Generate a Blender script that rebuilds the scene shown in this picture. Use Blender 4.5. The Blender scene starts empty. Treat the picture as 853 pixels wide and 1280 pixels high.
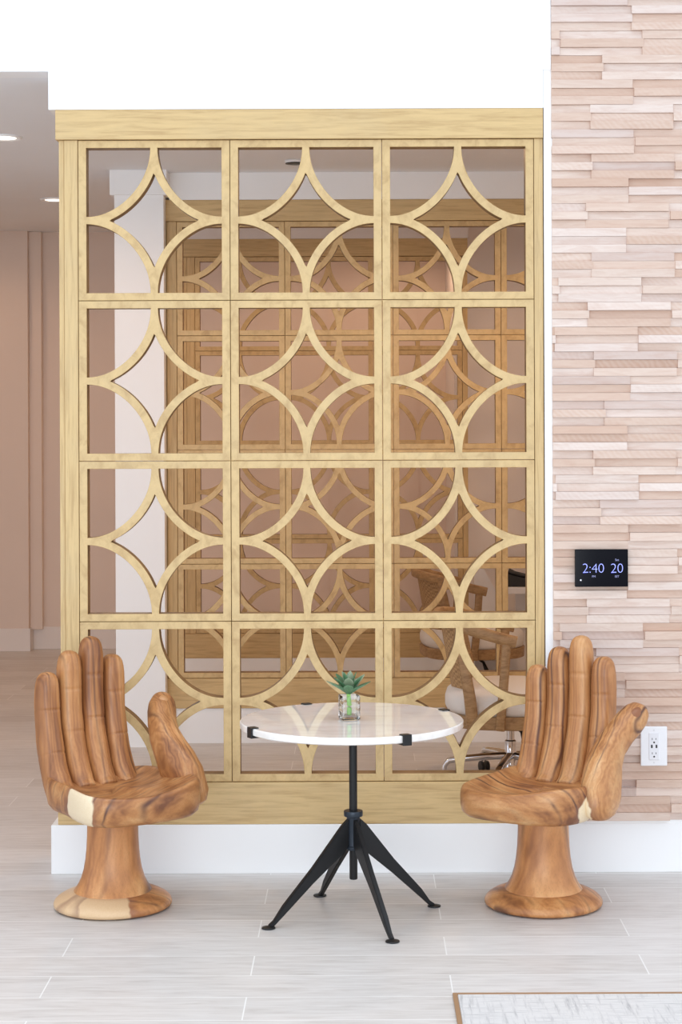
import bpy, bmesh, math, random
from mathutils import Vector, Matrix
R = random.Random(7)
PI = math.pi
S = bpy.context.scene
C = S.collection

# ------------------------------------------------------------------ camera model
FPX, HC, VX, VY, ROLL = 2300.0, 1.65, 450.0, 528.0, 0.0038
def P(px, py, Y):
    """photo pixel -> world point at depth Y"""
    dx, dy = px - VX, py - VY
    x = dx - ROLL * dy
    y = dy + ROLL * dx
    return Vector((x * Y / FPX, Y, HC - y * Y / FPX))
D1 = 6.735
D2 = D1 / 0.711
D3 = D1 / 0.586
SC = D1 / FPX
def zx(y): return HC - (y - VY) * SC       # height of a levelled photo row on the first screen's plane
def xx(x): return (x - VX) * SC

# ------------------------------------------------------------------ helpers
def link(o, parent=None):
    C.objects.link(o)
    if parent is not None:
        o.parent = parent
    return o
def obj(name, bm, mat, parent=None, smooth=False, angle=None):
    me = bpy.data.meshes.new(name)
    bmesh.ops.recalc_face_normals(bm, faces=bm.faces[:])
    bm.to_mesh(me); bm.free()
    mats = mat if isinstance(mat, (list, tuple)) else [mat]
    for m in mats: me.materials.append(m)
    if smooth:
        for p in me.polygons: p.use_smooth = True
    if angle is not None:
        me.set_sharp_from_angle(angle=math.radians(angle))
    return link(bpy.data.objects.new(name, me), parent)
def thing(name, label, cat, loc=(0, 0, 0), rot=0.0, group=None):
    o = bpy.data.objects.new(name, None); C.objects.link(o)
    o.empty_display_size = 0.1
    o.location = loc; o.rotation_euler = (0, 0, rot)
    o['label'] = label; o['category'] = cat
    if group: o['group'] = group
    return o
def tag(o, label, cat, group=None):
    o['label'] = label; o['category'] = cat
    if group: o['group'] = group
    return o
def struct(name, bm, mat, **k):
    o = obj(name, bm, mat, **k); o['kind'] = 'structure'; return o

def box(bm, lo, hi, bev=0.0, seg=2, mi=0, mat4=None):
    lo, hi = Vector(lo), Vector(hi)
    t = bmesh.new()
    bmesh.ops.create_cube(t, size=1.0)
    for v in t.verts:
        v.co = Vector(((v.co.x + .5) * (hi.x - lo.x) + lo.x, (v.co.y + .5) * (hi.y - lo.y) + lo.y, (v.co.z + .5) * (hi.z - lo.z) + lo.z))
    if bev > 0:
        bmesh.ops.bevel(t, geom=t.edges[:], offset=bev, segments=seg, profile=0.5, affect='EDGES')
    merge(bm, t, mat4, mi)
def merge(bm, t, mat4=None, mi=0):
    vm = {}
    for v in t.verts:
        vm[v] = bm.verts.new(mat4 @ v.co if mat4 is not None else v.co)
    for f in t.faces:
        try:
            nf = bm.faces.new([vm[v] for v in f.verts]); nf.material_index = mi; nf.smooth = f.smooth
        except ValueError:
            pass
    t.free()
def rings(bm, rr, close=True, caps=True, mi=0):
    """loft a list of point rings"""
    vs = [[bm.verts.new(p) for p in r] for r in rr]
    n = len(vs[0])
    for a, b in zip(vs, vs[1:]):
        for i in range(n if close else n - 1):
            f = bm.faces.new((a[i], a[(i + 1) % n], b[(i + 1) % n], b[i])); f.material_index = mi
    if caps:
        f = bm.faces.new(vs[0][::-1]); f.material_index = mi
        f = bm.faces.new(vs[-1]); f.material_index = mi
    return vs
def lathe(bm, prof, seg=48, c=(0, 0, 0), mi=0):
    rr = []
    for r, z in prof:
        rr.append([Vector((c[0] + r * math.cos(2 * PI * i / seg), c[1] + r * math.sin(2 * PI * i / seg), c[2] + z)) for i in range(seg)])
    rings(bm, rr, mi=mi)
def catmull(pts, n):
    pts = [Vector(p) for p in pts]
    q = [pts[0] * 2 - pts[1]] + pts + [pts[-1] * 2 - pts[-2]]
    out = []
    for i in range(1, len(q) - 2):
        for k in range(n):
            t = k / n
            a, b, c, d = q[i - 1], q[i], q[i + 1], q[i + 2]
            out.append(0.5 * ((2 * b) + (c - a) * t + (2 * a - 5 * b + 4 * c - d) * t * t + (3 * b - a - 3 * c + d) * t ** 3))
    out.append(pts[-1])
    return out
def tube(bm, pts, rad, seg=10, mi=0, up=None, asp=1.0, ex=2.0):
    """sweep a (super)elliptic section along pts; rad number or list"""
    pts = [Vector(p) for p in pts]
    rr = []
    ref = Vector(up) if up else Vector((0, 0, 1))
    for i, p in enumerate(pts):
        t = (pts[min(i + 1, len(pts) - 1)] - pts[max(i - 1, 0)]).normalized()
        e2 = t.cross(ref)
        if e2.length < 1e-3: e2 = t.cross(Vector((1, 0, 0)))
        e2.normalize(); e1 = e2.cross(t).normalized()
        r = rad[i] if isinstance(rad, (list, tuple)) else rad
        ring = []
        for k in range(seg):
            a = 2 * PI * (k + .5) / seg
            c_, s_ = math.cos(a), math.sin(a)
            c_ = math.copysign(abs(c_) ** (2 / ex), c_); s_ = math.copysign(abs(s_) ** (2 / ex), s_)
            ring.append(p + e1 * (r * c_) + e2 * (r * asp * s_))
        rr.append(ring)
    rings(bm, rr, mi=mi)

# ------------------------------------------------------------------ materials
def lin(r, g, b):
    f = lambda c: (c / 255 / 12.92) if c / 255 <= .04045 else ((c / 255 + .055) / 1.055) ** 2.4
    return (f(r), f(g), f(b), 1)
class NT:
    def __init__(s, name):
        s.m = bpy.data.materials.new(name); s.m.use_nodes = True
        s.t = s.m.node_tree; s.b = s.t.nodes['Principled BSDF']
    def n(s, typ, **k):
        nd = s.t.nodes.new(typ)
        for a, v in k.items():
            if a.startswith('i_'):
                nd.inputs[a[2:].replace('_', ' ')].default_value = v
            else:
                setattr(nd, a, v)
        return nd
    def l(s, a, b): s.t.links.new(a, b)
    def ramp(s, fac, stops):
        r = s.n('ShaderNodeValToRGB')
        e = r.color_ramp.elements
        while len(e) < len(stops): e.new(0.5)
        for x, (p, c) in zip(e, stops): x.position = p; x.color = c
        s.l(fac, r.inputs['Fac']); return r.outputs['Color']
    def mix(s, fac, a, b, mode='MIX'):
        m = s.n('ShaderNodeMix', data_type='RGBA', blend_type=mode)
        for sock, v in ((m.inputs['Factor'], fac), (m.inputs[6], a), (m.inputs[7], b)):
            if hasattr(v, 'links'): s.l(v, sock)
            else: sock.default_value = v
        return m.outputs[2]
    def math(s, op, a, b=0.0, c=0.0):
        m = s.n('ShaderNodeMath', operation=op)
        for sock, v in zip(m.inputs, (a, b, c)):
            if hasattr(v, 'links'): s.l(v, sock)
            else: sock.default_value = v
        return m.outputs[0]
    def coord(s, scale=(1, 1, 1), rot=(0, 0, 0), loc=(0, 0, 0), which='Object', rnd=0.0):
        tc = s.n('ShaderNodeTexCoord')
        out = tc.outputs[which]
        if rnd:
            oi = s.n('ShaderNodeObjectInfo')
            k = s.n('ShaderNodeVectorMath', operation='MULTIPLY')
            cb = s.n('ShaderNodeCombineXYZ')
            for i in range(3): s.l(oi.outputs['Random'], cb.inputs[i])
            s.l(cb.outputs[0], k.inputs[0]); k.inputs[1].default_value = (rnd, rnd * .7, rnd * 1.3)
            ad = s.n('ShaderNodeVectorMath', operation='ADD')
            s.l(out, ad.inputs[0]); s.l(k.outputs[0], ad.inputs[1]); out = ad.outputs[0]
        mp = s.n('ShaderNodeMapping')
        mp.inputs['Scale'].default_value = scale; mp.inputs['Rotation'].default_value = rot; mp.inputs['Location'].default_value = loc
        s.l(out, mp.inputs['Vector']); return mp.outputs['Vector']
    def noise(s, vec, scale, detail=4, rough=.55, dist=0.0):
        nd = s.n('ShaderNodeTexNoise'); nd.inputs['Scale'].default_value = scale
        nd.inputs['Detail'].default_value = detail; nd.inputs['Roughness'].default_value = rough; nd.inputs['Distortion'].default_value = dist
        s.l(vec, nd.inputs['Vector']); return nd.outputs['Fac']
    def bump(s, h, strength=.2, dist=.01):
        b = s.n('ShaderNodeBump'); b.inputs['Strength'].default_value = strength; b.inputs['Distance'].default_value = dist
        s.l(h, b.inputs['Height']); s.l(b.outputs['Normal'], s.b.inputs['Normal'])
    def set(s, **k):
        for a, v in k.items():
            sock = s.b.inputs[a.replace('_', ' ')]
            if hasattr(v, 'links'): s.l(v, sock)
            else: sock.default_value = v
        return s
def simple(name, col, rough=.5, metal=0.0, **k):
    return NT(name).set(Base_Color=col, Roughness=rough, Metallic=metal, **k).m

def paint(name, col, rough=.6):
    n = NT(name)
    f = n.noise(n.coord(), 3, 3)
    c = n.mix(f, col, tuple(x * .96 for x in col[:3]) + (1,))
    n.set(Base_Color=c, Roughness=rough)
    n.bump(n.noise(n.coord(), 220, 2), .03, .002)
    return n.m
M_WHITE = paint('white_paint', (.935, .94, .945, 1))
M_WALL = paint('warm_wall_paint', (.80, .67, .59, 1))
M_CEIL = paint('ceiling_paint', (.88, .90, .93, 1), .8)
M_GREYWALL = paint('office_wall_paint', (.86, .81, .79, 1))

def oak(name, base, dark, stain, grain=(1, 1, 1)):
    n = NT(name)
    v = n.coord(scale=grain, rnd=9.0)
    g = n.noise(v, 14, 6, .6, .6)
    fine = n.noise(n.coord(scale=(grain[0] * 1.0, grain[1], grain[2])), 90, 3, .6)
    blot = n.noise(n.coord(rnd=5.0), 3.2, 5, .65)
    c = n.ramp(g, [(.30, dark), (.52, base), (.75, tuple(min(1, x * 1.10) for x in base[:3]) + (1,))])
    c = n.mix(n.math('MULTIPLY', n.math('SUBTRACT', blot, .46), 1.1), c, stain)
    c = n.mix(n.math('MULTIPLY', n.math('SUBTRACT', fine, .5), .8), c, dark)
    n.set(Base_Color=c, Roughness=.45)
    n.bump(fine, .08, .002)
    return n.m
OB, OD, OS = (.63, .445, .205, 1), (.48, .31, .13, 1), (.53, .41, .235, 1)
M_OAK_H = oak('gold_oak_horizontal', OB, OD, OS, (.35, 6, 6))
M_OAK_V = oak('gold_oak_vertical', OB, OD, OS, (6, 6, .35))
M_OAK_E = oak('dark_oak_cut_edge', (.235, .135, .05, 1), (.15, .08, .03, 1), (.20, .115, .045, 1))  # darker brown oak for the inner faces of the panel openings
M_OAK_P = oak('gold_oak_panel', OB, OD, OS, (1.6, 1.6, 1.2))

def suar(name, scale, rot, wscale, dist, patches=(), seed=0.0, light=1.0, dscale=1.0, rings_=False, rnd=0.0, pcol=((243, 228, 200), (228, 203, 162)), fine=.09):
    """carved monkeypod wood: flowing brown figure, fine dark growth lines, pale sapwood patches"""
    n = NT(name)
    v = n.coord(scale=scale, rot=rot, loc=(seed, seed * .6, seed * 1.7), rnd=rnd)
    big = n.noise(v, 4.5, 3, .5, 1.8)
    def wave(sc_, d_):
        w = n.n('ShaderNodeTexWave', wave_type='RINGS' if rings_ else 'BANDS', wave_profile='SIN')
        if not rings_: w.bands_direction = 'Y'
        w.inputs['Scale'].default_value = sc_; w.inputs['Distortion'].default_value = d_
        w.inputs['Detail'].default_value = 2.0; w.inputs['Detail Scale'].default_value = dscale; w.inputs['Detail Roughness'].default_value = .5
        n.l(v, w.inputs['Vector']); return w.outputs['Fac']
    w1 = wave(wscale, dist); w2 = wave(wscale * 3.7, dist * 2.6)
    mod = n.noise(v, 6.0, 3, .5, .5)
    L = lambda r, g, b: tuple(min(1, x * light) for x in lin(r, g, b)[:3]) + (1,)
    fac = n.math('ADD', n.math('MULTIPLY', big, .80), n.math('MULTIPLY', n.math('SUBTRACT', w1, .5), .12))
    fac = n.math('ADD', fac, n.math('MULTIPLY', n.math('SUBTRACT', w2, .5), fine))
    c = n.ramp(fac, [(.18, L(120, 74, 46)), (.29, L(158, 104, 62)), (.40, L(186, 129, 79)), (.52, L(203, 150, 98)), (.70, L(218, 174, 124))])
    line = n.math('POWER', w1, 14.0)
    line = n.math('MULTIPLY', line, n.math('MULTIPLY', n.math('MAXIMUM', n.math('SUBTRACT', mod, .38), 0.0), 4.2))
    c = n.mix(line, c, L(98, 62, 46))
    hair = n.noise(n.coord(scale=tuple(3 * s for s in scale), rot=rot), 60, 4, .65)
    c = n.mix(n.math('MULTIPLY', n.math('SUBTRACT', hair, .48), 1.2), c, L(132, 86, 52))
    tc = n.n('ShaderNodeTexCoord')
    wob = n.noise(tc.outputs['Object'], 14, 2)
    for (ctr, rad) in patches:
        d = n.n('ShaderNodeVectorMath', operation='DISTANCE')
        n.l(tc.outputs['Object'], d.inputs[0]); d.inputs[1].default_value = ctr
        q = n.math('ADD', d.outputs['Value'], n.math('MULTIPLY', n.math('SUBTRACT', wob, .5), .05))
        mr = n.n('ShaderNodeMapRange'); mr.inputs['From Min'].default_value = rad * 1.10; mr.inputs['From Max'].default_value = rad
        n.l(q, mr.inputs['Value'])
        mr2 = n.n('ShaderNodeMapRange'); mr2.inputs['From Min'].default_value = rad * 1.5; mr2.inputs['From Max'].default_value = rad * 1.15
        n.l(q, mr2.inputs['Value'])
        c = n.mix(n.math('MULTIPLY', mr2.outputs['Result'], .5), c, L(124, 84, 72))
        c = n.mix(mr.outputs['Result'], c, n.mix(hair, lin(*pcol[0]), lin(*pcol[1])))
    n.set(Base_Color=c, Roughness=.38)
    n.bump(hair, .05, .002)
    return n.m

def floor_mat():
    n = NT('plank_tile')
    X0, Y0, TW, TH = -.332 - 1.19 * 20, 6.512 - .2043 * 60, 1.19, .2043
    v = n.coord(loc=(-X0, -Y0, 0))
    br = n.n('ShaderNodeTexBrick', offset=.5, offset_frequency=2)
    br.inputs['Scale'].default_value = 1.0
    br.inputs['Brick Width'].default_value = TW; br.inputs['Row Height'].default_value = TH
    br.inputs['Mortar Size'].default_value = .0022; br.inputs['Mortar Smooth'].default_value = .2
    br.inputs['Color1'].default_value = (0, 0, 0, 1); br.inputs['Color2'].default_value = (1, 1, 1, 1)
    n.l(v, br.inputs['Vector'])
    st = n.noise(n.coord(scale=(1.1, 9, 1)), 5, 7, .62, .5)
    st2 = n.noise(n.coord(scale=(.8, 30, 1)), 6, 4, .6)
    c = n.ramp(st, [(.3, (.55, .52, .495, 1)), (.5, (.64, .615, .592, 1)), (.72, (.71, .69, .67, 1))])
    c = n.mix(n.math('MULTIPLY', n.math('SUBTRACT', st2, .42), .7), c, (.50, .45, .41, 1))
    c = n.mix(.12, c, br.outputs['Color'], 'OVERLAY')
    c = n.mix(br.outputs['Fac'], c, (.80, .79, .77, 1))
    n.set(Base_Color=c, Roughness=.42)
    n.bump(n.math('SUBTRACT', n.math('MULTIPLY', st, .3), br.outputs['Fac']), .15, .002)
    return n.m
M_FLOOR = floor_mat()

def clad_mat():
    n = NT('split_face_wood')
    at = n.n('ShaderNodeAttribute', attribute_name='tint')
    sx = n.n('ShaderNodeSeparateColor'); n.l(at.outputs['Color'], sx.inputs[0])
    v0 = n.n('ShaderNodeTexCoord')
    ad = n.n('ShaderNodeVectorMath', operation='ADD')
    sc = n.n('ShaderNodeVectorMath', operation='SCALE'); n.l(at.outputs['Vector'], sc.inputs[0]); sc.inputs['Scale'].default_value = 13.0
    n.l(v0.outputs['Object'], ad.inputs[0]); n.l(sc.outputs[0], ad.inputs[1])
    mp = n.n('ShaderNodeMapping'); mp.inputs['Scale'].default_value = (1.4, 4, 11); n.l(ad.outputs[0], mp.inputs['Vector'])
    g = n.noise(mp.outputs[0], 6, 6, .62, .8)
    w = n.n('ShaderNodeTexWave', wave_type='BANDS', bands_direction='DIAGONAL'); w.inputs['Scale'].default_value = 26; w.inputs['Distortion'].default_value = 5; w.inputs['Detail'].default_value = 2
    n.l(ad.outputs[0], w.inputs['Vector'])
    c = n.ramp(sx.outputs[0], [(.0, lin(206, 176, 156)), (.3, lin(216, 191, 174)), (.6, lin(222, 202, 188)), (.85, lin(228, 212, 202)), (1.0, lin(208, 188, 178))])
    c = n.mix(n.math('MULTIPLY', n.math('SUBTRACT', g, .40), 1.3), c, lin(190, 150, 128))
    c = n.mix(n.math('MULTIPLY', n.math('MULTIPLY', w.outputs['Fac'], n.math('POWER', sx.outputs[1], 4.0)), .22), c, lin(235, 222, 214))
    n.set(Base_Color=c, Roughness=.6)
    n.bump(g, .12, .003)
    return n.m
M_CLAD = clad_mat()

def marble():
    n = NT('white_stone')
    v = n.coord(scale=(1.2, 3, 1))
    g = n.noise(v, 3.5, 6, .6, 1.4)
    c = n.ramp(g, [(.35, (.80, .755, .71, 1)), (.5, (.88, .85, .82, 1)), (.7, (.90, .885, .865, 1))])
    n.set(Base_Color=c, Roughness=.08, Coat_Weight=.6, Coat_Roughness=.03)
    return n.m
M_MARBLE = marble()
def blackm():
    n = NT('black_metal')
    f = n.noise(n.coord(), 400, 2)
    n.set(Base_Color=(.013, .013, .014, 1), Roughness=.45, Metallic=.3); n.bump(f, .15, .001)
    return n.m
M_BLACK = blackm()
M_COLLAR = simple('blued_iron', (.035, .045, .06, 1), .38, .6)
M_CHROME = simple('chrome', (.75, .75, .77, 1), .12, 1.0)
M_PLASTIC = simple('black_plastic', (.015, .015, .016, 1), .4)
M_SCREEN = simple('display_glass', (.003, .003, .006, 1), .08, Specular_IOR_Level=.10)
M_DIGIT = NT('display_digits').set(Base_Color=(.3, .35, .9, 1), Emission_Color=(.33, .36, .95, 1), Emission_Strength=.75).m
M_PLATE = simple('outlet_plastic', (.86, .86, .88, 1), .3)
M_SLOT = simple('slot_black', (.02, .02, .02, 1), .5)
def oakchair():
    n = NT('chair_oak')
    g = n.noise(n.coord(scale=(3, 3, 8)), 8, 5, .6, .8)
    n.set(Base_Color=n.ramp(g, [(.3, (.28, .16, .07, 1)), (.55, (.42, .26, .12, 1)), (.8, (.52, .34, .175, 1))]), Roughness=.45)
    return n.m
M_CHAIROAK = oakchair()
def fabric():
    n = NT('white_upholstery')
    f = n.noise(n.coord(), 350, 2)
    n.set(Base_Color=n.mix(f, (.78, .76, .73, 1), (.86, .85, .83, 1)), Roughness=.9); n.bump(f, .2, .001)
    return n.m
M_FABRIC = fabric()
def cane():
    n = NT('woven_cane')
    ch = n.n('ShaderNodeTexChecker'); ch.inputs['Scale'].default_value = 90; n.l(n.coord(), ch.inputs['Vector'])
    n.set(Base_Color=n.mix(ch.outputs['Fac'], (.55, .36, .18, 1), (.34, .2, .09, 1)), Roughness=.6); n.bump(ch.outputs['Fac'], .4, .002)
    return n.m
M_CANE = cane()
def rugm():
    n = NT('distressed_carpet')
    a = n.noise(n.coord(scale=(1, 14, 1)), 7, 6, .7)
    b = n.noise(n.coord(scale=(16, 1.2, 1)), 4, 5, .7)
    f = n.math('MAXIMUM', a, b)
    c = n.ramp(f, [(.50, lin(214, 211, 208)), (.60, lin(196, 193, 191)), (.72, lin(158, 156, 156))])
    fine = n.noise(n.coord(), 500, 2)
    n.set(Base_Color=n.mix(n.math('MULTIPLY', fine, .25), c, (.5, .5, .52, 1)), Roughness=.95); n.bump(fine, .5, .003)
    return n.m
M_RUG = rugm()
M_TRIMWOOD = simple('brown_edge_wood', (.33, .19, .10, 1), .5)
M_GLASS = NT('clear_glass').set(Base_Color=(.96, .98, .98, 1), Roughness=.02, IOR=1.45, Transmission_Weight=1.0).m
def leafm(name, a, b):
    n = NT(name)
    f = n.noise(n.coord(), 40, 3)
    n.set(Base_Color=n.mix(f, a, b), Roughness=.45); return n.m
M_LEAF = leafm('succulent_leaf', (.04, .135, .06, 1), (.13, .26, .13, 1))
M_LEAF2 = leafm('succulent_leaf_pale', (.17, .28, .17, 1), (.33, .36, .24, 1))
M_STEM = leafm('succulent_stem', (.28, .62, .10, 1), (.42, .75, .22, 1))
M_DESK = simple('desk_laminate', (.80, .80, .82, 1), .4)
M_LAMP = NT('downlight_diffuser').set(Base_Color=(1, .9, .8, 1), Emission_Color=(1, .88, .75, 1), Emission_Strength=4.0).m

# ------------------------------------------------------------------ setting
ZC = HC + 440 * SC                       # hall ceiling = underside of the bulkhead
ZB = zx(137 - 1.4)                       # beam underside
ZBASE = zx(1031.5 - 1.2)                 # plinth top
XL = xx(62)                              # left end of the beam and plinth
XJ0, XJ1 = xx(681.5), xx(690.5)          # white jamb
XR = 3.0
bm = bmesh.new(); box(bm, (-6, -6, -.1), (6, 14.2, 0)); struct('floor', bm, M_FLOOR)
bm = bmesh.new(); box(bm, (-4.3, D1 + .12, ZC), (4.3, 11.75, ZC + .1)); box(bm, (-4.3, 11.75, 3.05), (4.3, 14.2, 3.15))
box(bm, (-4.3, 11.7, ZC + .002), (4.3, 11.76, 3.15)); struct('ceiling', bm, M_CEIL)
# bulkhead over the opening
bm = bmesh.new(); box(bm, (-4.3, D1 - .004, ZC), (XJ1, D1 + .12, 4.4)); struct('trim_1', bm, M_WHITE)
# dropped beam over the near screen
bm = bmesh.new(); box(bm, (XL, D1, ZB), (XJ0 - .001, D1 + .2, ZC + .001)); struct('trim_2', bm, M_WHITE)
# plinth / baseboard, running on under the clad wall
bm = bmesh.new(); box(bm, (XL, D1, 0), (XR, D1 + .30, ZBASE), .0015, 1); struct('baseboard_front', bm, M_WHITE)
# wall to the right: jamb end + core
bm = bmesh.new(); box(bm, (XJ0, D1 + .002, ZBASE), (XR, D1 + .22, 4.4)); struct('trim_3', bm, M_WHITE)
# split-face wood cladding
def cladding():
    bm = bmesh.new()
    cl = bm.loops.layers.float_color.new('tint')
    x0 = XJ1 + .001; zt = 4.15
    gh = .0902; rh = gh / 3
    tl = .3027
    joint = {0: 791, 1: 701, 2: 754, 3: 792, 4: 739, 5: 793, 6: 740, 7: 786, 8: 733, 9: 783}
    zfirst = zx(8.6 + .9)      # top of group 0
    g0 = -14
    gi = g0
    while True:
        ztop = zfirst - gi * gh
        if ztop - gh * .3 < ZBASE: break
        if gi in joint: off = xx(joint[gi])
        else:
            off = xx(742 + (50 if gi % 2 else 0) + R.uniform(-14, 14))
        for r in range(3):
            z1 = ztop - r * rh; z0 = z1 - rh
            z0 = max(z0, ZBASE + .0005)
            if z1 - z0 < .004: continue
            xa = off - 8 * tl + (R.uniform(.002, .007) if r == 1 else 0)
            for k in range(20):
                a, b = xa + k * tl, xa + (k + 1) * tl
                a2, b2 = max(a, x0), min(b, XR)
                if b2 - a2 < .004: continue
                base = (.0215 if r == 1 else .009) if (gi + k) % 2 else (.009 if r == 1 else .0215)
                t = base + R.uniform(-.004, .005)
                dl, dr, dz = R.uniform(-.0035, .0035), R.uniform(-.0035, .0035), R.uniform(-.003, .0035)
                y0 = D1 + .0018
                q = [(a2, z0, t + dl - dz), (b2, z0, t + dr - dz), (b2, z1, t + dr + dz), (a2, z1, t + dl + dz)]
                bulge = R.uniform(-.0015, .003)
                N = 5
                g_ = .0004
                fr = []; 
                for j in range(N + 1):
                    s = j / N
                    xm = a2 + (b2 - a2) * s
                    tb = q[0][2] * (1 - s) + q[1][2] * s + bulge * math.sin(PI * s)
                    tt = q[3][2] * (1 - s) + q[2][2] * s + bulge * .5 * math.sin(PI * s)
                    fr.append((bm.verts.new((xm, y0 - tb, z0 + g_)), bm.verts.new((xm, y0 - tt, z1 - g_)),
                               bm.verts.new((xm, y0, z0 + g_)), bm.verts.new((xm, y0, z1 - g_))))
                fs = []
                for p_, n_ in zip(fr, fr[1:]):
                    fs.append(bm.faces.new((p_[0], n_[0], n_[1], p_[1])))
                    fs.append(bm.faces.new((p_[1], n_[1], n_[3], p_[3])))
                    fs.append(bm.faces.new((p_[2], n_[2], n_[0], p_[0])))
                fs.append(bm.faces.new((fr[0][0], fr[0][1], fr[0][3], fr[0][2])))
                fs.append(bm.faces.new((fr[-1][2], fr[-1][3], fr[-1][1], fr[-1][0])))
                col = (R.random(), R.random(), R.random(), 1)
                for f in fs:
                    for lp in f.loops: lp[cl] = col
        gi += 1
    return bm
struct('wall_right', cladding(), M_CLAD)

# hall behind
YB = 13.35
XP = (35 - VX) * YB / FPX
bm = bmesh.new()
box(bm, (-4.3, YB, 0), (XP, YB + .4, 3.05)); box(bm, (XP, YB + .12, 0), (4.3, YB + .4, 3.05))
box(bm, (XP, YB + .055, .15), (XP + .09, YB + .12, 3.05), .004)
for x in (-2.05, -.98, -.24, .42): box(bm, (x, YB + .112, .16), (x + .012, YB + .13, 3.05))
struct('wall_back', bm, M_WALL)
bm = bmesh.new()
box(bm, (-4.3, YB - .015, 0), (XP + .015, YB, .165), .003); box(bm, (XP, YB - .0149, 0), (XP + .015, YB + .12, .165), .003); box(bm, (XP + .015, YB + .105, 0), (4.3, YB + .12, .165), .003)
struct('baseboard_back', bm, paint('baseboard_paint', (.86, .80, .77, 1)))
bm = bmesh.new(); box(bm, (-4.4, D1, 0), (-4.3, 14.2, 3.3)); struct('wall_left', bm, M_WALL)
bm = bmesh.new(); box(bm, (XR, D1 - .0, 0), (XR + .1, 14.2, 4.4)); struct('wall_far_right', bm, M_GREYWALL)
# second and third beams
YP = 9.375
X2L = (138.8 - VX) * YP / FPX; 
bm = bmesh.new()
box(bm, ((144 - VX) * YP / FPX, YP, 0), ((205.5 - VX) * YP / FPX, D2 - .002, ZB + .013)); box(bm, ((144 - VX) * YP / FPX, D2 - .003, 0), ((195 - VX) * YP / FPX, YP + .27, ZB + .013))
box(bm, (X2L, YP - .022, ZB + .012), ((210 - VX) * YP / FPX, YP + .29, ZC), .002)
struct('pillar', bm, M_WHITE)
bm = bmesh.new(); box(bm, ((210 - VX) * YP / FPX + .0005, D2, ZB), (XR, D2 + .2, ZC)); struct('trim_4', bm, M_WHITE)
bm = bmesh.new(); box(bm, ((205 - VX) * D2 / FPX, D2 + .012, 0), (XR, D2 + .28, ZBASE)); struct('baseboard_middle', bm, M_WHITE)
X3L, X3R = (229 - VX) * D3 / FPX, (586.3 - VX) * D3 / FPX
bm = bmesh.new(); box(bm, (X3L - .03, D3, ZB), (X3R, D3 + .2, ZC)); struct('trim_5', bm, M_GREYWALL)
bm = bmesh.new(); box(bm, (X3L - .03, D3, 0), (X3R, D3 + .28, ZBASE)); struct('baseboard_rear', bm, M_WHITE)
bm = bmesh.new(); box(bm, (X3R - .05, 12.3, 0), (XR, 12.4, 3.05)); box(bm, (X3R - .05, 12.4005, 0), (X3R + .02, YB + .1195, 3.049)); struct('wall_office', bm, M_GREYWALL)

# ------------------------------------------------------------------ lattice screens
PW, PH, PT = 190.4 * SC, 201.0 * SC, .064
def panel_mesh():
    cu = bpy.data.curves.new('lattice', 'CURVE'); cu.dimensions = '2D'; cu.fill_mode = 'BOTH'
    cu.extrude = PT / 2 - .0012; cu.bevel_depth = .0012; cu.bevel_resolution = 0
    def poly(pts):
        sp = cu.splines.new('POLY'); sp.points.add(len(pts) - 1); sp.use_cyclic_u = True
        for p, (x, y) in zip(sp.points, pts): p.co = (x, y, 0, 1)
    gap = .0012 + .0022 / 2
    W, H = PW / 2 - gap, PH / 2 - gap
    bw, bh = 10 * SC, 9.2 * SC
    hw, hh = PW / 2 - bw, PH / 2 - bh
    e = .0012
    poly([(-W, -H), (W, -H), (W, H), (-W, H)])
    st = 4.1 * SC; band = 9.2 * SC
    rx, ry = hw - st, hh - st
    N = 26
    def arc(rx, ry, t0, t1):
        out = []
        for i in range(N + 1):
            t = t0 + (t1 - t0) * i / N
            k = 1 - .018 * math.sin(2 * t) ** 2
            out.append((rx * k * math.cos(t), ry * k * math.sin(t)))
        return out
    star = []
    # tips where the outer arcs meet the centre lines
    RX, RY = rx + band, ry + band
    tx = math.acos(min(1, hw / RX)); ty = math.asin(min(1, hh / RY))
    q = arc(RX, RY, tx, ty)         # measured from an opening corner, from vertical centre line to horizontal centre line
    for sx, sy, rev in ((-1, 1, False), (-1, -1, True), (1, -1, False), (1, 1, True)):
        # opening corner at (sx*hw, sy*hh); local +x towards centre
        pts = [(sx * hw - sx * x, sy * hh - sy * y) for x, y in q]
        if rev: pts = pts[::-1]
        star += pts[:-1]
        hole = [(sx * hw, sy * hh)] + [(sx * hw - sx * x, sy * hh - sy * y) for x, y in arc(rx, ry, 0, PI / 2)]
        poly(hole)
    poly(star)
    o = bpy.data.objects.new('tmp', cu); C.objects.link(o)
    dg = bpy.context.evaluated_depsgraph_get(); dg.update()
    me = bpy.data.meshes.new_from_object(o.evaluated_get(dg)); me.name = 'lattice_panel'
    bpy.data.objects.remove(o); bpy.data.curves.remove(cu)
    me.transform(Matrix.Rotation(PI / 2, 4, 'X'))
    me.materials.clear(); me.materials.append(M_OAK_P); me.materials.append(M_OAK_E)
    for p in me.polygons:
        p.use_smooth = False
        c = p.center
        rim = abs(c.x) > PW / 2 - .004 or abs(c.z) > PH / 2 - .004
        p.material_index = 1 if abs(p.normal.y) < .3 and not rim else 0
    return me
PANEL = panel_mesh()
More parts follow.
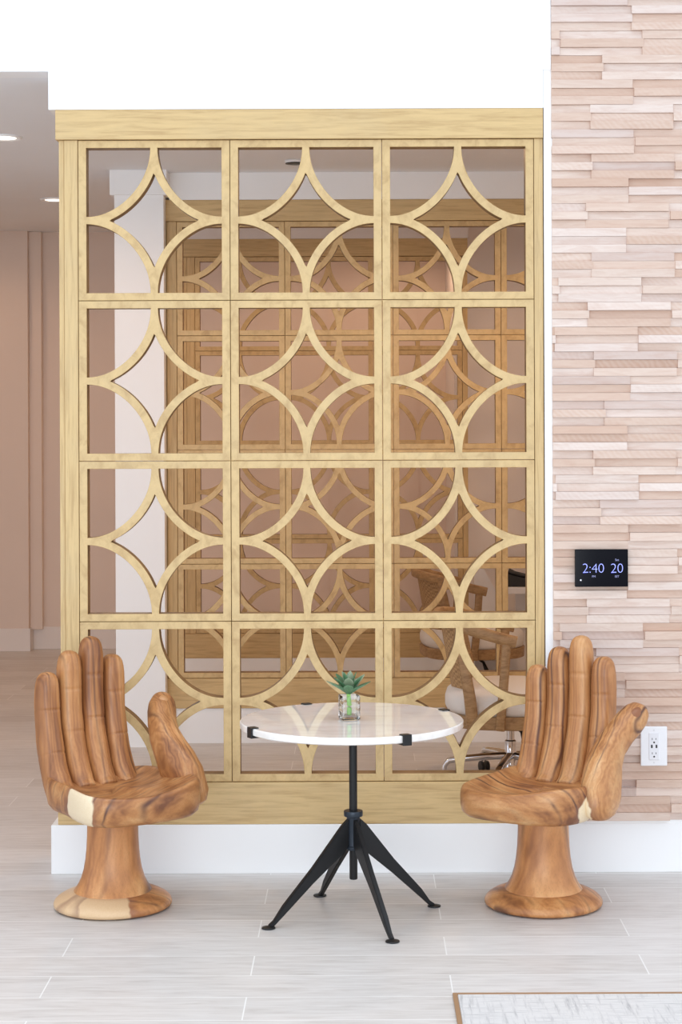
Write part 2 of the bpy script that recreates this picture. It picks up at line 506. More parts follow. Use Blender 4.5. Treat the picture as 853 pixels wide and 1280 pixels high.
def screen(label, xs, depth, ncol, right_post=True):
    """xs: world x of the first panel seam"""
    t = thing('lattice_screen', label, 'room divider', (xs, depth, ZBASE), 0, 'gold oak lattice screens')
    z0 = zx(977.5) - ZBASE; ztop = zx(173.5) - ZBASE
    zb = ZB - ZBASE
    L = -27.5 * SC; Rr = ncol * PW + 11.5 * SC
    e = .0008
    b = bmesh.new(); box(b, (L, .0, ztop + .0012), (Rr, .10, zb - .0005), .002); obj('header_board', b, M_OAK_H, t)
    b = bmesh.new(); box(b, (L, .004, .0006), (Rr, .10, z0 - .0012), .002); obj('base_board', b, M_OAK_H, t)
    b = bmesh.new(); box(b, (-17.3 * SC, .010, z0), (-e, .095, ztop), .0015); obj('post', b, M_OAK_V, t)
    b = bmesh.new(); box(b, (-24 * SC, .016, z0), (-17.3 * SC - .0012, .09, ztop), .001); obj('edge_strip', b, M_OAK_V, t)
    b = bmesh.new(); box(b, (ncol * PW + e, .010, z0), (Rr - .0006, .095, ztop), .0015); obj('post', b, M_OAK_V, t)
    for r in range(4):
        for c in range(ncol):
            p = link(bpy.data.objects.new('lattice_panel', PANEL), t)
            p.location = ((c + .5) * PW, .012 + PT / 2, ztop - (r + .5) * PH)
    return t
screen('gold oak lattice screen nearest the viewer, behind the white table', xx(97.9), D1, 3)
screen('gold oak lattice screen between the nearest and rearmost screens, beside the white pillar', (221.3 - VX) * D2 / FPX, D2, 4)
screen('darkest and rearmost oak lattice screen, against the pinkish back hall', (244 - VX) * D3 / FPX, D3, 3)

# ------------------------------------------------------------------ hand chairs
def finger_mesh(v0, v1, top, fan, fat=1.0):
    path = catmull([(.118, 0, .368), (.148, 0, .392), (.185, 0, .447), (.216, 0, .525), (.236, 0, .61), (.242, 0, .70), (.240, 0, top)], 14)
    # arc-length resample with crease and tip rings
    dom = [(.0, .18), (.002, .38), (.006, .56), (.013, .72), (.024, .86), (.040, .95), (.060, .995)]
    zs = []
    bm = bmesh.new(); rr = []
    # parameter list along path
    samples = []
    for a, b in zip(path, path[1:]):
        for k in range(4): samples.append(a.lerp(b, k / 4))
    samples.append(path[-1])
    creases = [top - .13, top - .285]
    last = None
    seg = 36
    for i, p in enumerate(samples):
        t = (samples[min(i + 1, len(samples) - 1)] - samples[max(i - 1, 0)]).normalized()
        d = max(0.0, top - p.z)
        f = 1.0
        if d < .060:
            for (d0, f0), (d1, f1) in zip(dom, dom[1:]):
                if d0 <= d <= d1: f = f0 + (f1 - f0) * (d - d0) / (d1 - d0)
        if last is not None and d > .06 and (p - last).length < .0045: continue
        last = p
        s = min(1, max(0, (top - p.z) / (top - .42)))
        hv = (.0395 + .0035 * s) * fat; hd = .044 + .010 * s
        cr = 0.0
        for cz in creases: cr += math.exp(-((p.z - cz) / .0030) ** 2)
        bulge = 1 + .02 * math.sin((p.z - top) / .145 * 2 * PI)
        e1 = Vector((t.z, 0, -t.x))          # pointing away from the seat (back of the finger)
        vc = v0 + (v1 - v0) * (1 - s) + fan * 0
        ring = []
        for k in range(seg):
            a = 2 * PI * k / seg
            c_, s_ = math.cos(a), math.sin(a)
            ex = 2.7
            c2 = math.copysign(abs(c_) ** (2 / ex), c_); s2 = math.copysign(abs(s_) ** (2 / ex), s_)
            front = 1.0 if c_ > 0 else (.95)
            g = 1 - .075 * cr * (1 if c_ < .35 else 0)
            ring.append(Vector((p.x, vc, p.z)) + e1 * (hd * f * c2 * g * front) + Vector((0, hv * f * s2 * bulge * (1 - .012 * cr), 0)))
        rr.append(ring)
    rings(bm, rr)
    return bm
def palm_mesh():
    bm = bmesh.new(); seg = 96
    prof = [(.0, .318), (.45, .318), (.80, .323), (.92, .332), (.975, .347), (.998, .372), (1.0, .402), (.990, .420), (.972, .430), (.945, .433), (.88, .427), (.72, .412), (.55, .403), (.35, .398), (.18, .397), (0.03, .397)]
    rr = []
    for k, z in prof:
        ring = []
        for i in range(seg):
            a = 2 * PI * i / seg
            c_, s_ = math.cos(a), math.sin(a)
            ex = 4.2
            c2 = math.copysign(abs(c_) ** (2 / ex), c_); s2 = math.copysign(abs(s_) ** (2 / ex), s_)
            u = ((.180 if s_ > 0 else .205) if c_ > 0 else .296) * c2; v = (.236 if s_ > 0 else .190 + .040 * max(0, -c2)) * s2
            # heel edge bows outwards a little, index side fuller
            u -= .018 * (1 - abs(v) / .2) * (1 if c_ < 0 else 0)
            zz = z
            if z > .38:
                heel = max(0, -u / .27)
                zz += .012 * heel * (v / .2) - .006 * heel * math.cos(PI * min(1, abs(v) / .2)) * k
                zz += .010 * max(0, abs(v) / .2 - .5) * k
            kk = max(k, .02)
            ring.append(Vector((u * kk, v * kk, zz)))
        rr.append(ring)
    rings(bm, rr)
    return bm
def thumb_mesh():
    R_ = [((-.100, .250, .336), .024, .016), ((-.100, .252, .340), .048, .030), ((-.098, .252, .352), .072, .042), ((-.092, .250, .378), .088, .052), ((-.070, .242, .420), .096, .058), ((-.036, .234, .465), .088, .058),
          ((.006, .228, .512), .070, .053), ((.050, .230, .552), .058, .049), ((.096, .246, .592), .052, .048), ((.130, .264, .624), .051, .049), ((.156, .278, .647), .046, .045), ((.173, .286, .662), .036, .035), ((.182, .290, .670), .021, .021), ((.185, .291, .673), .007, .007)]
    cs = [Vector(r[0]) for r in R_]
    rr = []; seg = 28
    for i, (c, a_, b_) in enumerate(R_):
        c = Vector(c)
        t = (cs[min(i + 1, len(cs) - 1)] - cs[max(i - 1, 0)]).normalized()
        if i < 4: t = Vector((0, 0, 1)).lerp(t, i / 4 * .6).normalized()
        e2 = t.cross(Vector((1, 0, -.35))).normalized(); e1 = e2.cross(t).normalized()
        if e1.x < 0: e1 = -e1
        rr.append([c + e1 * (a_ * math.copysign(abs(math.cos(2 * PI * k / seg)) ** .86, math.cos(2 * PI * k / seg))) + e2 * (b_ * math.copysign(abs(math.sin(2 * PI * k / seg)) ** .86, math.sin(2 * PI * k / seg))) for k in range(seg)])
    bm = bmesh.new()
    rings(bm, rr)
    bmesh.ops.subdivide_edges(bm, edges=bm.edges[:], cuts=1, use_grid_fill=True, smooth=.6)
    return bm
def nail_mesh(n):
    bm = bmesh.new()
    bmesh.ops.create_uvsphere(bm, u_segments=20, v_segments=12, radius=1)
    n = Vector(n).normalized()
    tdir = Vector((.75, .25, .62)); tdir = (tdir - n * tdir.dot(n)).normalized()
    s_ = n.cross(tdir)
    c = Vector((.143, .270, .634)) + n * .037
    M4 = Matrix((s_ * .022, tdir * .033, n * .016)).transposed().to_4x4(); M4.translation = c
    bm.transform(M4)
    return bm
def hand_chair(label, loc, rot, patches, seed):
    """local frame: +x towards the fingers (backrest), -y from little finger to index"""
    t = thing('hand_chair', label, 'chair', loc, rot, 'carved wooden hand chairs')
    m_f = suar('suar_finger_%d' % seed, (1, 1, .16), (.22, .12, .12), 7, 3.4, patches, seed * 3.1, 1.02, rnd=4.0, fine=.06)
    m_p = suar('suar_palm_%d' % seed, (1.0, .9, 1.4), (.5, .35, .9 + seed * .5), 5.0, 5.0, patches, seed * 1.7 + .4, .97, .9, fine=.05)
    m_t = suar('suar_thumb_%d' % seed, (.55, 1, .45), (.2, .75, .15), 7, 5.0, patches, seed * 2.3, .98, 1.2)
    m_s = suar('suar_pedestal_%d' % seed, (1, 1, .4), (.15, .1, .8), 3, 6.0, (), seed * .9 + 2, 1.22, 1.0, fine=.04)
    foot_p = [((-.04, .17, .03), .13), ((.12, .14, .03), .11), ((-.135, .105, .03), .085)] if seed == 1 else ()
    m_b = suar('suar_foot_%d' % seed, (1, 1, .8), (.3, .2, 2.0), 4, 6.0, foot_p, seed * 1.3 + 5, 1.15, 1.0, pcol=((228, 197, 158), (214, 178, 134)), fine=.05)
    def fl(b):                               # the mesh builders use +y = index side; the carved hand is its mirror
        for v in b.verts: v.co.y = -v.co.y
        return b
    obj('seat', fl(palm_mesh()), m_p, t, smooth=True)
    for v0, v1, top in ((-.128, -.128, .784), (-.044, -.044, .853), (.040, .040, .897), (.124, .124, .828)):
        obj('finger', fl(finger_mesh(v0, v1, top, 0)), m_f, t, smooth=True)
    th = obj('thumb', fl(thumb_mesh()), m_t, t, smooth=True)
    obj('thumbnail', fl(nail_mesh((-.80, -.25, .52) if seed == 1 else (-.60, .55, .55))), simple('suar_nail_%d' % seed, lin(140, 88, 56) if seed == 2 else lin(192, 140, 94), .35), th, smooth=True)
    b = bmesh.new()
    lathe(b, [(.086, .335), (.0865, .28), (.0875, .24), (.0895, .20), (.093, .165), (.099, .13), (.108, .10), (.1185, .078), (.129, .062), (.1325, .057), (.1325, .050)], 64)
    obj('pedestal', b, m_s, t, smooth=True, angle=50)
    b = bmesh.new()
    lathe(b, [(.120, .056), (.1345, .0575), (.150, .053), (.172, .044), (.189, .034), (.198, .025), (.201, .017), (.200, .009), (.195, .005), (.10, .004)], 72)
    obj('foot_disc', b, m_b, t, smooth=True, angle=50)
    for k in range(3):
        a = 2 * PI * k / 3 + .5
        b = bmesh.new(); lathe(b, [(.012, .0), (.012, .0045)], 14, (.165 * math.cos(a), .165 * math.sin(a), 0))
        obj('glide', b, simple('glide_nylon_%d%d' % (seed, k), (.7, .7, .68, 1), .4), t)
    return t
YC = 6.29
a1, a2 = math.radians(35), math.radians(-30)
c1 = P(140.5, 528, YC); c2 = P(676, 528, YC)
hand_chair('carved wooden hand chair with a cream patch on its seat corner and pale foot', (c1.x - .004, YC, 0), PI / 2 + a1, [((-.150, .215, .385), .088)], 1)
hand_chair('carved wooden hand chair in front of the split wood wall, by the outlet', (c2.x + .004, YC, 0), PI / 2 + a2, [((-.155, -.205, .375), .050)], 2)

# ------------------------------------------------------------------ round table
YT = 6.15
ct = P(440, 528, YT); XT = ct.x
def rel(px, py):
    Y = FPX * HC / ((py - VY) + ROLL * (px - VX)); p = P(px, py, Y); return Vector((p.x - XT, p.y - YT, 0))
def table():
    t = thing('round_table', 'round white stone table on a black four-legged pedestal between the hand chairs', 'table', (XT, YT, 0))
    RT, ZT = .374, .6585
    b = bmesh.new(); lathe(b, [(.02, ZT - .024), (RT - .006, ZT - .024), (RT - .001, ZT - .021), (RT, ZT - .012), (RT - .0008, ZT - .003), (RT - .004, ZT), (RT - .0045, ZT), (.02, ZT)], 128, (-.004, 0, 0))
    obj('tabletop', b, M_MARBLE, t, smooth=True, angle=25)
    for deg in (209, 298, 116, 30):
        a = math.radians(deg)
        M4 = Matrix.Translation((-.004, 0, 0)) @ Matrix.Rotation(a, 4, 'Z')
        b = bmesh.new()
        box(b, (RT - .022, -.016, ZT + .0003), (RT + .006, .016, ZT + .0035), .001, 1, mat4=M4)
        box(b, (RT + .0003, -.016, ZT - .031), (RT + .006, .016, ZT + .0034), .0012, 1, mat4=M4)
        box(b, (.01, -.014, ZT - .031), (RT + .004, .014, ZT - .0245), .0012, 1, mat4=M4)
        obj('edge_clip', b, M_BLACK, t)
    b = bmesh.new(); lathe(b, [(.0125, .124), (.0135, .127), (.0135, ZT - .032), (.05, ZT - .0315), (.05, ZT - .0248)], 28); obj('pole', b, M_BLACK, t, smooth=True, angle=40)
    b = bmesh.new(); lathe(b, [(.0137, .222), (.024, .223), (.026, .226), (.026, .234), (.0225, .238), (.0225, .330), (.024, .333), (.031, .335), (.032, .338), (.032, .350), (.031, .353), (.0137, .354)], 36)
    obj('collar', b, M_COLLAR, t, smooth=True, angle=40)
    for q in (rel(338, 1160.5), rel(541, 1133.5), rel(490, 1177), rel(401, 1120.5)):
        d = q.normalized(); L = q.length; n = Vector((-d.y, d.x, 0)); zup = Vector((0, 0, 1))
        b = bmesh.new()
        # tall tapering blade with folded edges
        prof = [(.020, .328, .240), (.045, .306, .212), (L * .5, .180, .128), (L * .85, .068, .036), (L - .012, .0245, .0065), (L + .006, .0115, .0055)]
        rr = []
        for r, zt, zb_ in prof:
            w = .0085 if r < L * .9 else .007
            o_ = d * r
            rr.append([o_ + n * w + zup * zt, o_ - n * w + zup * zt, o_ - n * w + zup * zb_, o_ + n * w + zup * zb_])
        rings(b, rr)
        bmesh.ops.recalc_face_normals(b, faces=b.faces[:])
        bmesh.ops.bevel(b, geom=[e for e in b.edges if len(e.link_faces) == 2 and e.calc_face_angle(0) > .7], offset=.002, segments=2, affect='EDGES')
        leg = obj('leg', b, M_BLACK, t)
        b = bmesh.new(); lathe(b, [(.021, 0), (.023, .0015), (.022, .005), (.010, .008), (.004, .009)], 22, (q.x + d.x * .006, q.y + d.y * .006, 0)); obj('foot_pad', b, M_BLACK, leg, smooth=True, angle=40)
    return ZT
ZT = table()

# ------------------------------------------------------------------ glass vase + succulent
YV = 6.14
cv = P(435.5, 528, YV)
def vase():
    t = thing('glass_vase', 'small square clear glass vase on the white table', 'vase', (cv.x, YV, ZT), math.radians(14))
    h, w, th = .082, .0315, .0045
    b = bmesh.new()
    def sq(w, z, k=.25):
        pts = []
        for cx, cy, a0 in ((1, 1, 0), (-1, 1, 90), (-1, -1, 180), (1, -1, 270)):
            for j in range(5):
                a = math.radians(a0 + 90 * j / 4); r = w * k
                pts.append(Vector((cx * (w - r) + r * math.cos(a), cy * (w - r) + r * math.sin(a), z)))
        return pts
    rings(b, [sq(w - .003, .0006), sq(w, .004), sq(w, h * .33), sq(w - .0006, h * .36), sq(w, h * .40), sq(w, h * .62), sq(w - .0006, h * .65), sq(w, h * .69), sq(w, h - .002), sq(w - .001, h), sq(w - th, h - .001), sq(w - th, .013), sq(w - th - .004, .0105)])
    obj('vase_body', b, M_GLASS, t, smooth=True, angle=40)
    b = bmesh.new(); rings(b, [sq(w - th - .0055, .0112), sq(w - th - .005, .0135), sq(w - th - .007, .0145)])
    obj('pebble_bed', b, simple('pink_sand', (.62, .44, .38, 1), .7), t)
vase()
def succulent():
    zb = ZT + .015
    t = thing('succulent', 'green succulent rosette on a lime stem in the glass vase', 'plant', (cv.x - .001, YV, zb), 0)
    b = bmesh.new(); tube(b, catmull([(0, 0, 0), (.001, 0, .03), (-.001, 0, .058), (0, 0, .085)], 6), [.0085 - .002 * (i / 18) for i in range(19)], 14)
    obj('stem', b, M_STEM, t, smooth=True)
    zr = .072
    specs = []
    for k in range(7): specs.append((k * 2 * PI / 7 + .2, 64 + R.uniform(-8, 6), .080 + R.uniform(-.008, .006), .0175, 0))
    for k in range(6): specs.append((k * 2 * PI / 6 + .5, 40 + R.uniform(-8, 6), .078 + R.uniform(-.006, .006), .0175, .004))
    for k in range(5): specs.append((k * 2 * PI / 5 + .1, 16 + R.uniform(-4, 4), .066, .013, .010))
    for (az, tilt, L, w, dz) in specs:
        b = bmesh.new(); rr = []
        n = 12
        d = Vector((math.cos(az), math.sin(az), 0)); s_ = Vector((-d.y, d.x, 0))
        p = Vector((0, 0, zr + dz)) + d * .003
        for i in range(n + 1):
            s = i / n
            ti = math.radians(tilt + 14 * (s - .3) - 26 * max(0, s - .6))
            tg = d * math.sin(ti) + Vector((0, 0, 1)) * math.cos(ti)
            nm = s_.cross(tg).normalized()
            wd = w * (math.sin(PI * min(1, (.12 + .88 * s)) ** 1.35) ** .75 if s < 1 else .02) + .0006
            th = .0038 * (1 - s * .75)
            ring = []
            for k in range(10):
                a = 2 * PI * k / 10
                cup = .18 * wd * math.cos(a) ** 2
                ring.append(p + s_ * (wd * math.cos(a)) + nm * (th * math.sin(a) + cup * (-1 if nm.z > 0 else 1) * -1))
            rr.append(ring)
            p = p + tg * (L / n)
        rings(b, rr)
        obj('leaf', b, M_LEAF if R.random() < .7 else M_LEAF2, t, smooth=True)
succulent()

# ------------------------------------------------------------------ wall display, outlet
YW = D1 - .0285
def display():
    a, b_ = P(718.5, 686.5, YW), P(785, 733, YW)
    cx, cz = (a.x + b_.x) / 2, (a.z + b_.z) / 2; w, h = b_.x - a.x, a.z - b_.z
    t = thing('wall_display', 'black touch screen on the split wood wall showing 2:40 and 20', 'wall display', (cx, YW, cz))
    b = bmesh.new(); box(b, (-w / 2, -.014, -h / 2), (w / 2, .002, h / 2), .003, 3); obj('screen', b, M_SCREEN, t)
    b = bmesh.new(); box(b, (-w / 2 + .012, .002, -h / 2 + .012), (w / 2 - .012, .0265, h / 2 - .012)); obj('mounting_box', b, M_PLASTIC, t)
    def txt(name, s, px, py, size, mat, thin=0.0):
        c = bpy.data.curves.new(name, 'FONT'); c.body = s; c.size = size; c.align_x = 'CENTER'; c.align_y = 'CENTER'; c.extrude = .0002; c.resolution_u = 4; c.offset = thin; c.space_character = .95
        o = bpy.data.objects.new(name, c); C.objects.link(o)
        dg = bpy.context.evaluated_depsgraph_get(); dg.update()
        me = bpy.data.meshes.new_from_object(o.evaluated_get(dg)); bpy.data.objects.remove(o); bpy.data.curves.remove(c)
        me.materials.clear(); me.materials.append(mat)
        me.transform(Matrix.Rotation(PI / 2, 4, 'X'))
        q = P(px, py, YW)
        o = link(bpy.data.objects.new(name, me), t); o.location = (q.x - cx, -.0143, q.z - cz)
    dim = NT('display_small_text').set(Base_Color=(.2, .22, .4, 1), Emission_Color=(.35, .35, .6, 1), Emission_Strength=.45).m
    txt('clock_digits', '2:40', 741.5, 710.5, .050, M_DIGIT, -.0011)
    txt('temperature_digits', '20', 771, 710.5, .050, M_DIGIT, -.0011)
    txt('small_text', 'PM', 742, 720.3, .011, dim)
    txt('small_text', 'SET', 771, 720.3, .011, dim)
    txt('small_text', 'Set', 771, 699.6, .012, dim)
    q = P(725.8, 724.8, YW)
    b = bmesh.new(); lathe(b, [(.0028, 0), (.0028, .0004)], 16); b.transform(Matrix.Rotation(PI / 2, 4, 'X'))
    o = obj('indicator_dot', b, NT('display_dot').set(Base_Color=(.7, .7, .75, 1), Emission_Color=(.7, .7, .8, 1), Emission_Strength=.8).m, t); o.location = (q.x - cx, -.0140, q.z - cz)
display()
def outlet():
    a, b_ = P(801, 908, YW), P(834.3, 957, YW)
    cx, cz = (a.x + b_.x) / 2, (a.z + b_.z) / 2; w, h = b_.x - a.x, a.z - b_.z
    t = thing('wall_outlet', 'white double outlet with two charging ports on the split wood wall', 'outlet', (cx, YW, cz))
    b = bmesh.new(); box(b, (-w / 2, -.006, -h / 2), (w / 2, .004, h / 2), .003, 3)
    box(b, (-w / 2 + .008, .004, -h / 2 + .008), (w / 2 - .008, .0265, h / 2 - .008)); obj('cover_plate', b, M_PLATE, t)
    iw, ih = .0185, .049
    b = bmesh.new(); box(b, (-iw, -.0085, -ih), (iw, -.0055, ih), .0012, 2); ins = obj('socket_insert', b, simple('insert_plastic', (.80, .80, .83, 1), .3), t)
    y = -.0087
    for s in (1, -1):
        z = s * .026
        for xa, hh_ in ((-.0067, .0035), (.0066, .003)):
            b = bmesh.new(); box(b, (xa - .0011, y, z - hh_ + .001), (xa + .0011, y + .001, z + hh_ + .001)); obj('slot', b, M_SLOT, ins)
    for s in (1, -1):
        b = bmesh.new(); lathe(b, [(.0034, 0), (.0034, .001)], 16); b.transform(Matrix.Rotation(PI / 2, 4, 'X')); 
        o = obj('ground_hole', b, M_SLOT, ins); o.location = (0, y + .001, s * .026 - .0115)
    for s in (1, -1):
        b = bmesh.new(); box(b, (s * .0085 - .0034, y, -.0062), (s * .0085 + .0034, y + .001, .0062), .0004, 1); obj('charging_port', b, M_SLOT, ins)
    for s in (1, -1):
        b = bmesh.new(); lathe(b, [(.0032, 0), (.0026, .0012)], 16); b.transform(Matrix.Rotation(PI / 2, 4, 'X')); o = obj('screw', b, simple('screw_paint', (.72, .72, .74, 1), .4), t); o.location = (0, -.0058, s * .059)
outlet()

# ------------------------------------------------------------------ ceiling downlights
def downlight(label, px, py, lit):
    Y = FPX * (ZC - HC) / (VY - py - ROLL * (px - VX)); p = P(px, py, Y)
    t = thing('downlight', label, 'ceiling light', (p.x, Y, ZC), 0, 'recessed ceiling downlights')
    b = bmesh.new()
    lathe(b, [(.058, -.0005), (.085, -.0005), (.086, -.004), (.080, -.010), (.062, -.0075), (.058, -.004)], 40)
    obj('trim_ring', b, M_WHITE if lit else M_PLASTIC, t, smooth=True, angle=35)
    b = bmesh.new(); lathe(b, [(.0575, -.0005), (.0575, -.005), (.03, -.006), (.005, -.0062)], 36)
    obj('diffuser', b, M_LAMP, t, smooth=True)
    l = bpy.data.lights.new('downlight_lamp', 'SPOT'); l.energy = WARM; l.color = (1, .64, .40); l.spot_size = math.radians(172); l.spot_blend = .5; l.shadow_soft_size = .06
    o = link(bpy.data.objects.new('downlight_lamp', l), t); o.location = (0, 0, -.03)
WARM = 21
downlight('round ceiling downlight seen at the frame edge under the white bulkhead', 4, 171, True)
downlight('round ceiling downlight seen just beside the top of the nearest lattice screen', 69, 249, True)
for i, (x, y) in enumerate(((-.55, 12.3), (.3, 12.5), (1.5, 11.1), (-.2, 10.2), (-2.9, 12.3), (.45, 8.0), (1.7, 8.0))):
    l = bpy.data.lights.new('hall_lamp', 'SPOT'); l.energy = WARM * (.78 if y > 12 else 1.3 if y > 9 else 1.7); l.color = (1, .64, .40); l.spot_size = math.radians(172); l.spot_blend = .5; l.shadow_soft_size = .08
    o = link(bpy.data.objects.new('hall_lamp', l)); o.location = (x, y, (3.04 if y > 11.75 else ZC) - (.02 if y > 9 else .05))
# dark ceiling fitting behind the near screen
q = P(369, 204.5, 9.05)
t = thing('smoke_detector', 'small dark-edged ceiling fitting above the middle lattice screen', 'ceiling fitting', (q.x, 9.05, ZC))
b = bmesh.new(); lathe(b, [(.03, -.0005), (.05, -.0005), (.052, -.004), (.046, -.012), (.02, -.016)], 30); obj('detector_body', b, M_WHITE, t, smooth=True, angle=40)
b = bmesh.new(); lathe(b, [(.045, -.0122), (.0475, -.0125), (.0475, -.016), (.030, -.0185)], 30); obj('dark_ring', b, M_PLASTIC, t, smooth=True, angle=40)

# ------------------------------------------------------------------ rug
p = P(566, 1244, FPX * HC / (716 + ROLL * 116))
t = thing('area_rug', 'pale grey distressed rug with a brown edge in the corner of the floor', 'rug', (p.x, p.y, 0))
b = bmesh.new(); box(b, (.014, -2.2, .0004), (2.2, -.014, .007), .002, 1); obj('carpet', b, M_RUG, t)
b = bmesh.new(); box(b, (0, -2.2, .0004), (.0135, 0, .0075), .001, 1); box(b, (.0135, -.0135, .0004), (2.2, 0, .0075), .001, 1); obj('edge_trim', b, M_TRIMWOOD, t)

# ------------------------------------------------------------------ office chairs
def supring(a, b_, z, ex, n=48, cx=0):
    out = []
    for i in range(n):
        t_ = 2 * PI * i / n; c_, s_ = math.cos(t_), math.sin(t_)
        out.append(Vector((cx + a * math.copysign(abs(c_) ** (2 / ex), c_), b_ * math.copysign(abs(s_) ** (2 / ex), s_), z)))
    return out
def office_chair(label, loc, rot, base_rot):
    """faces local +x"""
    t = thing('office_chair', label, 'office chair', loc, rot, 'oak swivel chairs behind the lattice')
    b = bmesh.new()
    rings(b, [supring(.272, .268, .342, 2.7), supring(.288, .284, .350, 2.7), supring(.298, .294, .372, 2.7), supring(.298, .294, .405, 2.7), supring(.290, .285, .430, 2.7), supring(.262, .258, .452, 2.6), supring(.18, .175, .468, 2.4), supring(.03, .03, .473, 2)])
    obj('seat_cushion', b, M_FABRIC, t, smooth=True)
    b = bmesh.new()
    rings(b, [supring(.20, .20, .286, 2.6), supring(.288, .284, .286, 2.7), supring(.298, .294, .290, 2.7), supring(.300, .296, .343, 2.7), supring(.295, .291, .346, 2.7), supring(.20, .20, .346, 2.6)])
    obj('seat_frame', b, M_CHAIROAK, t, smooth=True, angle=40)
    for s in (1, -1):
        b = bmesh.new(); tube(b, catmull([(-.170, s * .288, .290), (-.180, s * .300, .42), (-.205, s * .298, .57), (-.235, s * .272, .735)], 6), [.024, .025, .026, .027, .027, .027, .027, .026, .026, .025, .025, .024, .024, .023, .022, .022, .021, .021, .020], 12, up=(1, 0, 0), asp=.62, ex=4); obj('post', b, M_CHAIROAK, t, smooth=True, angle=40)
        b = bmesh.new(); tube(b, catmull([(-.050, s * .303, .290), (-.035, s * .312, .46), (-.018, s * .306, .68)], 6), .021, 12, up=(1, 0, 0), asp=.62, ex=4); obj('post', b, M_CHAIROAK, t, smooth=True, angle=40)
    q_ = [(.025, .306, .680), (-.06, .304, .700), (-.16, .292, .728), (-.25, .240, .752), (-.315, .14, .766)]
    pts = catmull(q_ + [(-.335, 0, .770)] + [(x, -y, z) for x, y, z in q_[::-1]], 8)
    b = bmesh.new(); tube(b, pts, .026, 12, asp=.62, ex=3.5); obj('arm_rail', b, M_CHAIROAK, t, smooth=True, angle=40)
    b = bmesh.new(); rr = []
    n = 22
    for j in range(8):
        z = .42 + .325 * j / 7
        k = (z - .42) / .36
        ring = []
        for i in range(n + 1):
            th_ = math.radians(-44 + 88 * i / n)
            ra = .265 + .060 * k; rb = .285 + .01 * k
            ring.append((-(ra) * math.cos(th_) * 1.0, rb * math.sin(th_), z))
        rr.append(ring)
    outer = rr; vs = [[b.verts.new(p_) for p_ in r] for r in outer]; vi = [[b.verts.new((p_[0] * .965, p_[1] * .965, p_[2])) for p_ in r] for r in outer]
    for A in (vs, vi):
        for p_, q_ in zip(A, A[1:]):
            for i in range(n): b.faces.new((p_[i], p_[i + 1], q_[i + 1], q_[i]))
    for i in range(n):
        b.faces.new((vs[0][i], vi[0][i], vi[0][i + 1], vs[0][i + 1])); b.faces.new((vs[-1][i + 1], vi[-1][i + 1], vi[-1][i], vs[-1][i]))
    for j in range(7):
        b.faces.new((vs[j][0], vs[j + 1][0], vi[j + 1][0], vi[j][0])); b.faces.new((vs[j][n], vi[j][n], vi[j + 1][n], vs[j + 1][n]))
    obj('cane_back', b, M_CANE, t, smooth=True, angle=40)
    b = bmesh.new(); box(b, (-.09, -.06, .258), (.09, .06, .287), .006); obj('tilt_mechanism', b, M_PLASTIC, t)
    b = bmesh.new(); tube(b, [(.02, -.05, .270), (.05, -.09, .25), (.065, -.11, .205), (.07, -.115, .175)], [.007, .008, .014, .012], 10); obj('lever', b, M_PLASTIC, t, smooth=True)
    b = bmesh.new(); lathe(b, [(.015, .06), (.030, .062), (.030, .115), (.026, .12), (.026, .195), (.023, .198), (.0185, .20), (.0185, .262)], 26); obj('gas_lift', b, M_CHROME, t, smooth=True, angle=40)
    for k in range(5):
        a = base_rot + 2 * PI * k / 5
        d = Vector((math.cos(a), math.sin(a), 0))
        b = bmesh.new(); tube(b, [d * .015 + Vector((0, 0, .128)), d * .12 + Vector((0, 0, .124)), d * .24 + Vector((0, 0, .114)), d * .285 + Vector((0, 0, .106)), d * .302 + Vector((0, 0, .085)), d * .306 + Vector((0, 0, .053))], [.017, .016, .0135, .013, .012, .010], 12, asp=1.2, ex=2.6, up=(0, 0, 1)); lg = obj('base_leg', b, M_CHROME, t, smooth=True, angle=50)
        b = bmesh.new()
        n_ = Vector((-d.y, d.x, 0))
        for s in (1, -1):
            lathe_b = bmesh.new(); lathe(lathe_b, [(.010, -.008), (.024, -.007), (.026, 0), (.024, .007), (.010, .008)], 22)
            M4 = Matrix.Translation(d * .300 + n_ * (s * .014) + Vector((0, 0, .0265))) @ Matrix.Rotation(a, 4, 'Z') @ Matrix.Rotation(PI / 2, 4, 'X')
            merge(b, lathe_b, M4)
        obj('caster', b, M_PLASTIC, lg, smooth=True, angle=40)
YA = 8.40
office_chair('oak swivel chair with white seat just behind the nearest lattice screen', ((637 - VX) * YA / FPX, YA, 0), math.radians(-4), math.radians(186))
YO = 10.80
office_chair('oak swivel chair farther back, between the middle and rearmost lattice screens', ((589 - VX) * YO / FPX, YO, 0), math.radians(8), math.radians(20))

# ------------------------------------------------------------------ desk and phone
YD = 11.16
dx0 = (596 - VX) * YD / FPX
t = thing('office_desk', 'white office desk with a sloping side panel behind the middle lattice', 'desk', (0, YD, 0))
def rz(y, Y=YD): return HC - (y - VY) * Y / FPX
def rx_(x, Y=YD): return (x - VX) * Y / FPX
b = bmesh.new(); box(b, (rx_(632), .03, rz(744)), (rx_(632) + 1.3, .72, rz(736)), .003); obj('desk_top', b, M_DESK, t)
b = bmesh.new()
pl = [(592, 708), (602, 708), (621, 742), (646, 795), (646, 872), (592, 872)]
pp = [(rx_(x), rz(y)) for x, y in pl]; pp[-1] = (pp[-1][0], 0.0); pp[-2] = (pp[-2][0], 0.0)
rings(b, [[(x, -.02, z) for x, z in pp], [(x, .02, z) for x, z in pp]]); obj('side_panel', b, M_DESK, t)
b = bmesh.new(); box(b, (rx_(650), .35, 0.04), (rx_(632) + 1.28, .37, rz(744))); obj('modesty_panel', b, M_DESK, t)
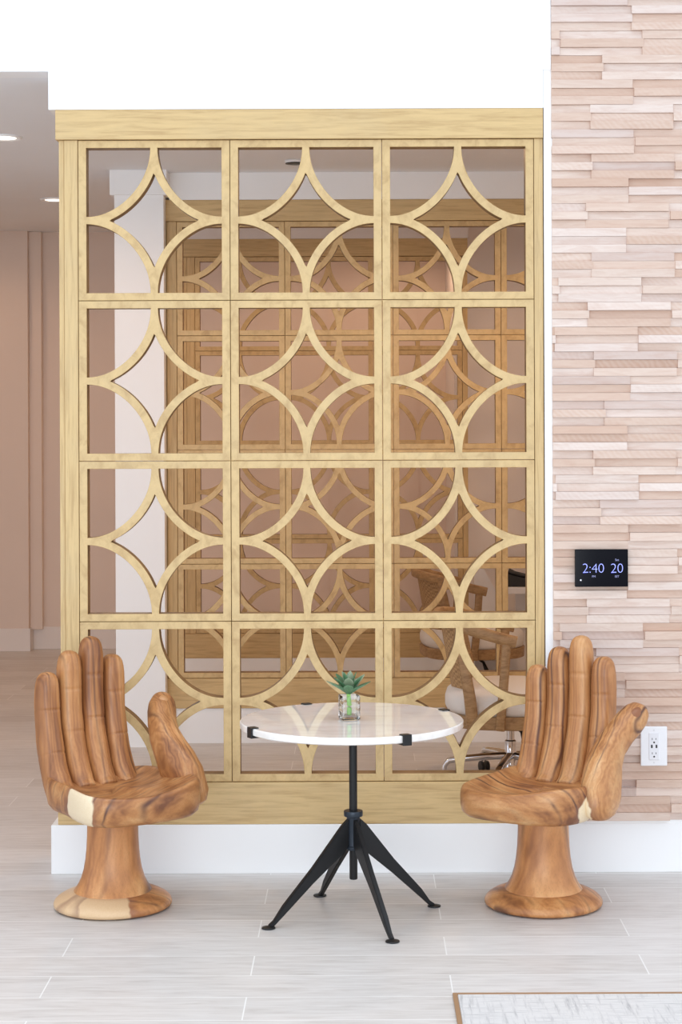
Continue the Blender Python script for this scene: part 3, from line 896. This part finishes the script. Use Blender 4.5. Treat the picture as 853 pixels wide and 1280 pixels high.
b = bmesh.new(); box(b, (rx_(632) + 1.26, .04, 0), (rx_(632) + 1.3, .70, rz(744) - .001)); obj('end_panel', b, M_DESK, t)
ph = thing('desk_phone', 'black desk phone on the white desk behind the lattice', 'phone', (rx_(634) + .205, YD + .09, rz(736) + .0005), PI / 2)
b = bmesh.new()
rings(b, [[(0, 0, 0), (.21, 0, 0), (.21, 0, .028), (0, 0, .028)], [(0, .20, 0), (.21, .20, 0), (.21, .20, .078), (0, .20, .078)]]); body = obj('phone_body', b, M_PLASTIC, ph)
b = bmesh.new(); tube(b, [(.03, .01, .046), (.03, .05, .054), (.03, .15, .078), (.03, .19, .092)], [.022, .016, .016, .022], 12); obj('handset', b, M_PLASTIC, ph, smooth=True)
for i in range(3):
    for j in range(4):
        b = bmesh.new(); x, y = .075 + i * .034, .03 + j * .034; z = .028 + y * .25
        box(b, (x - .011, y - .010, z - .012), (x + .011, y + .010, z + .006), .002, 1); obj('key', b, simple('phone_key_%d%d' % (i, j), (.10, .10, .105, 1), .4), ph)

# ------------------------------------------------------------------ light, world, camera
w = bpy.data.worlds.new('daylight'); S.world = w; w.use_nodes = True
bg = w.node_tree.nodes['Background']; bg.inputs['Color'].default_value = (.885, .965, 1.08, 1); bg.inputs['Strength'].default_value = 1.3
l = bpy.data.lights.new('window_daylight', 'AREA'); l.shape = 'RECTANGLE'; l.size = 6.0; l.size_y = 2.6; l.energy = 225; l.color = (.90, .965, 1.0)
o = link(bpy.data.objects.new('window_daylight', l)); o.location = (-1.0, -3.0, 1.4)
o.rotation_euler = (Vector((-.2, 6.7, .9)) - Vector(o.location)).to_track_quat('-Z', 'Y').to_euler()

l = bpy.data.lights.new('floor_fill_light', 'AREA'); l.shape = 'RECTANGLE'; l.size = 6.5; l.size_y = 3.4; l.energy = 26; l.color = (.93, .97, 1.0); l.spread = math.radians(75)  # added fill lamp above the frame, brightens the front floor
o = link(bpy.data.objects.new('floor_fill_light', l)); o.location = (0, 4.4, 4.6)

cam = bpy.data.cameras.new('camera'); co = bpy.data.objects.new('camera', cam); C.objects.link(co)
cam.sensor_fit = 'HORIZONTAL'; cam.sensor_width = 36.0; cam.lens = FPX / 853 * 36.0
cam.shift_x = (426.5 - VX) / 853; cam.shift_y = (VY - 640) / 853
cam.clip_end = 100
co.matrix_world = Matrix.Translation((0, 0, HC)) @ Matrix.Rotation(PI / 2, 4, 'X') @ Matrix.Rotation(-ROLL, 4, 'Z')
S.camera = co
S.view_settings.view_transform = 'Standard'; S.view_settings.look = 'None'; S.view_settings.gamma = 1; S.view_settings.exposure = 0.0
S.view_settings.use_curve_mapping = False
S.cycles.use_denoising = True
S.cycles.max_bounces = 8; S.cycles.diffuse_bounces = 5; S.cycles.transmission_bounces = 8
S.cycles.caustics_reflective = False; S.cycles.caustics_refractive = True; S.cycles.blur_glossy = 1.0
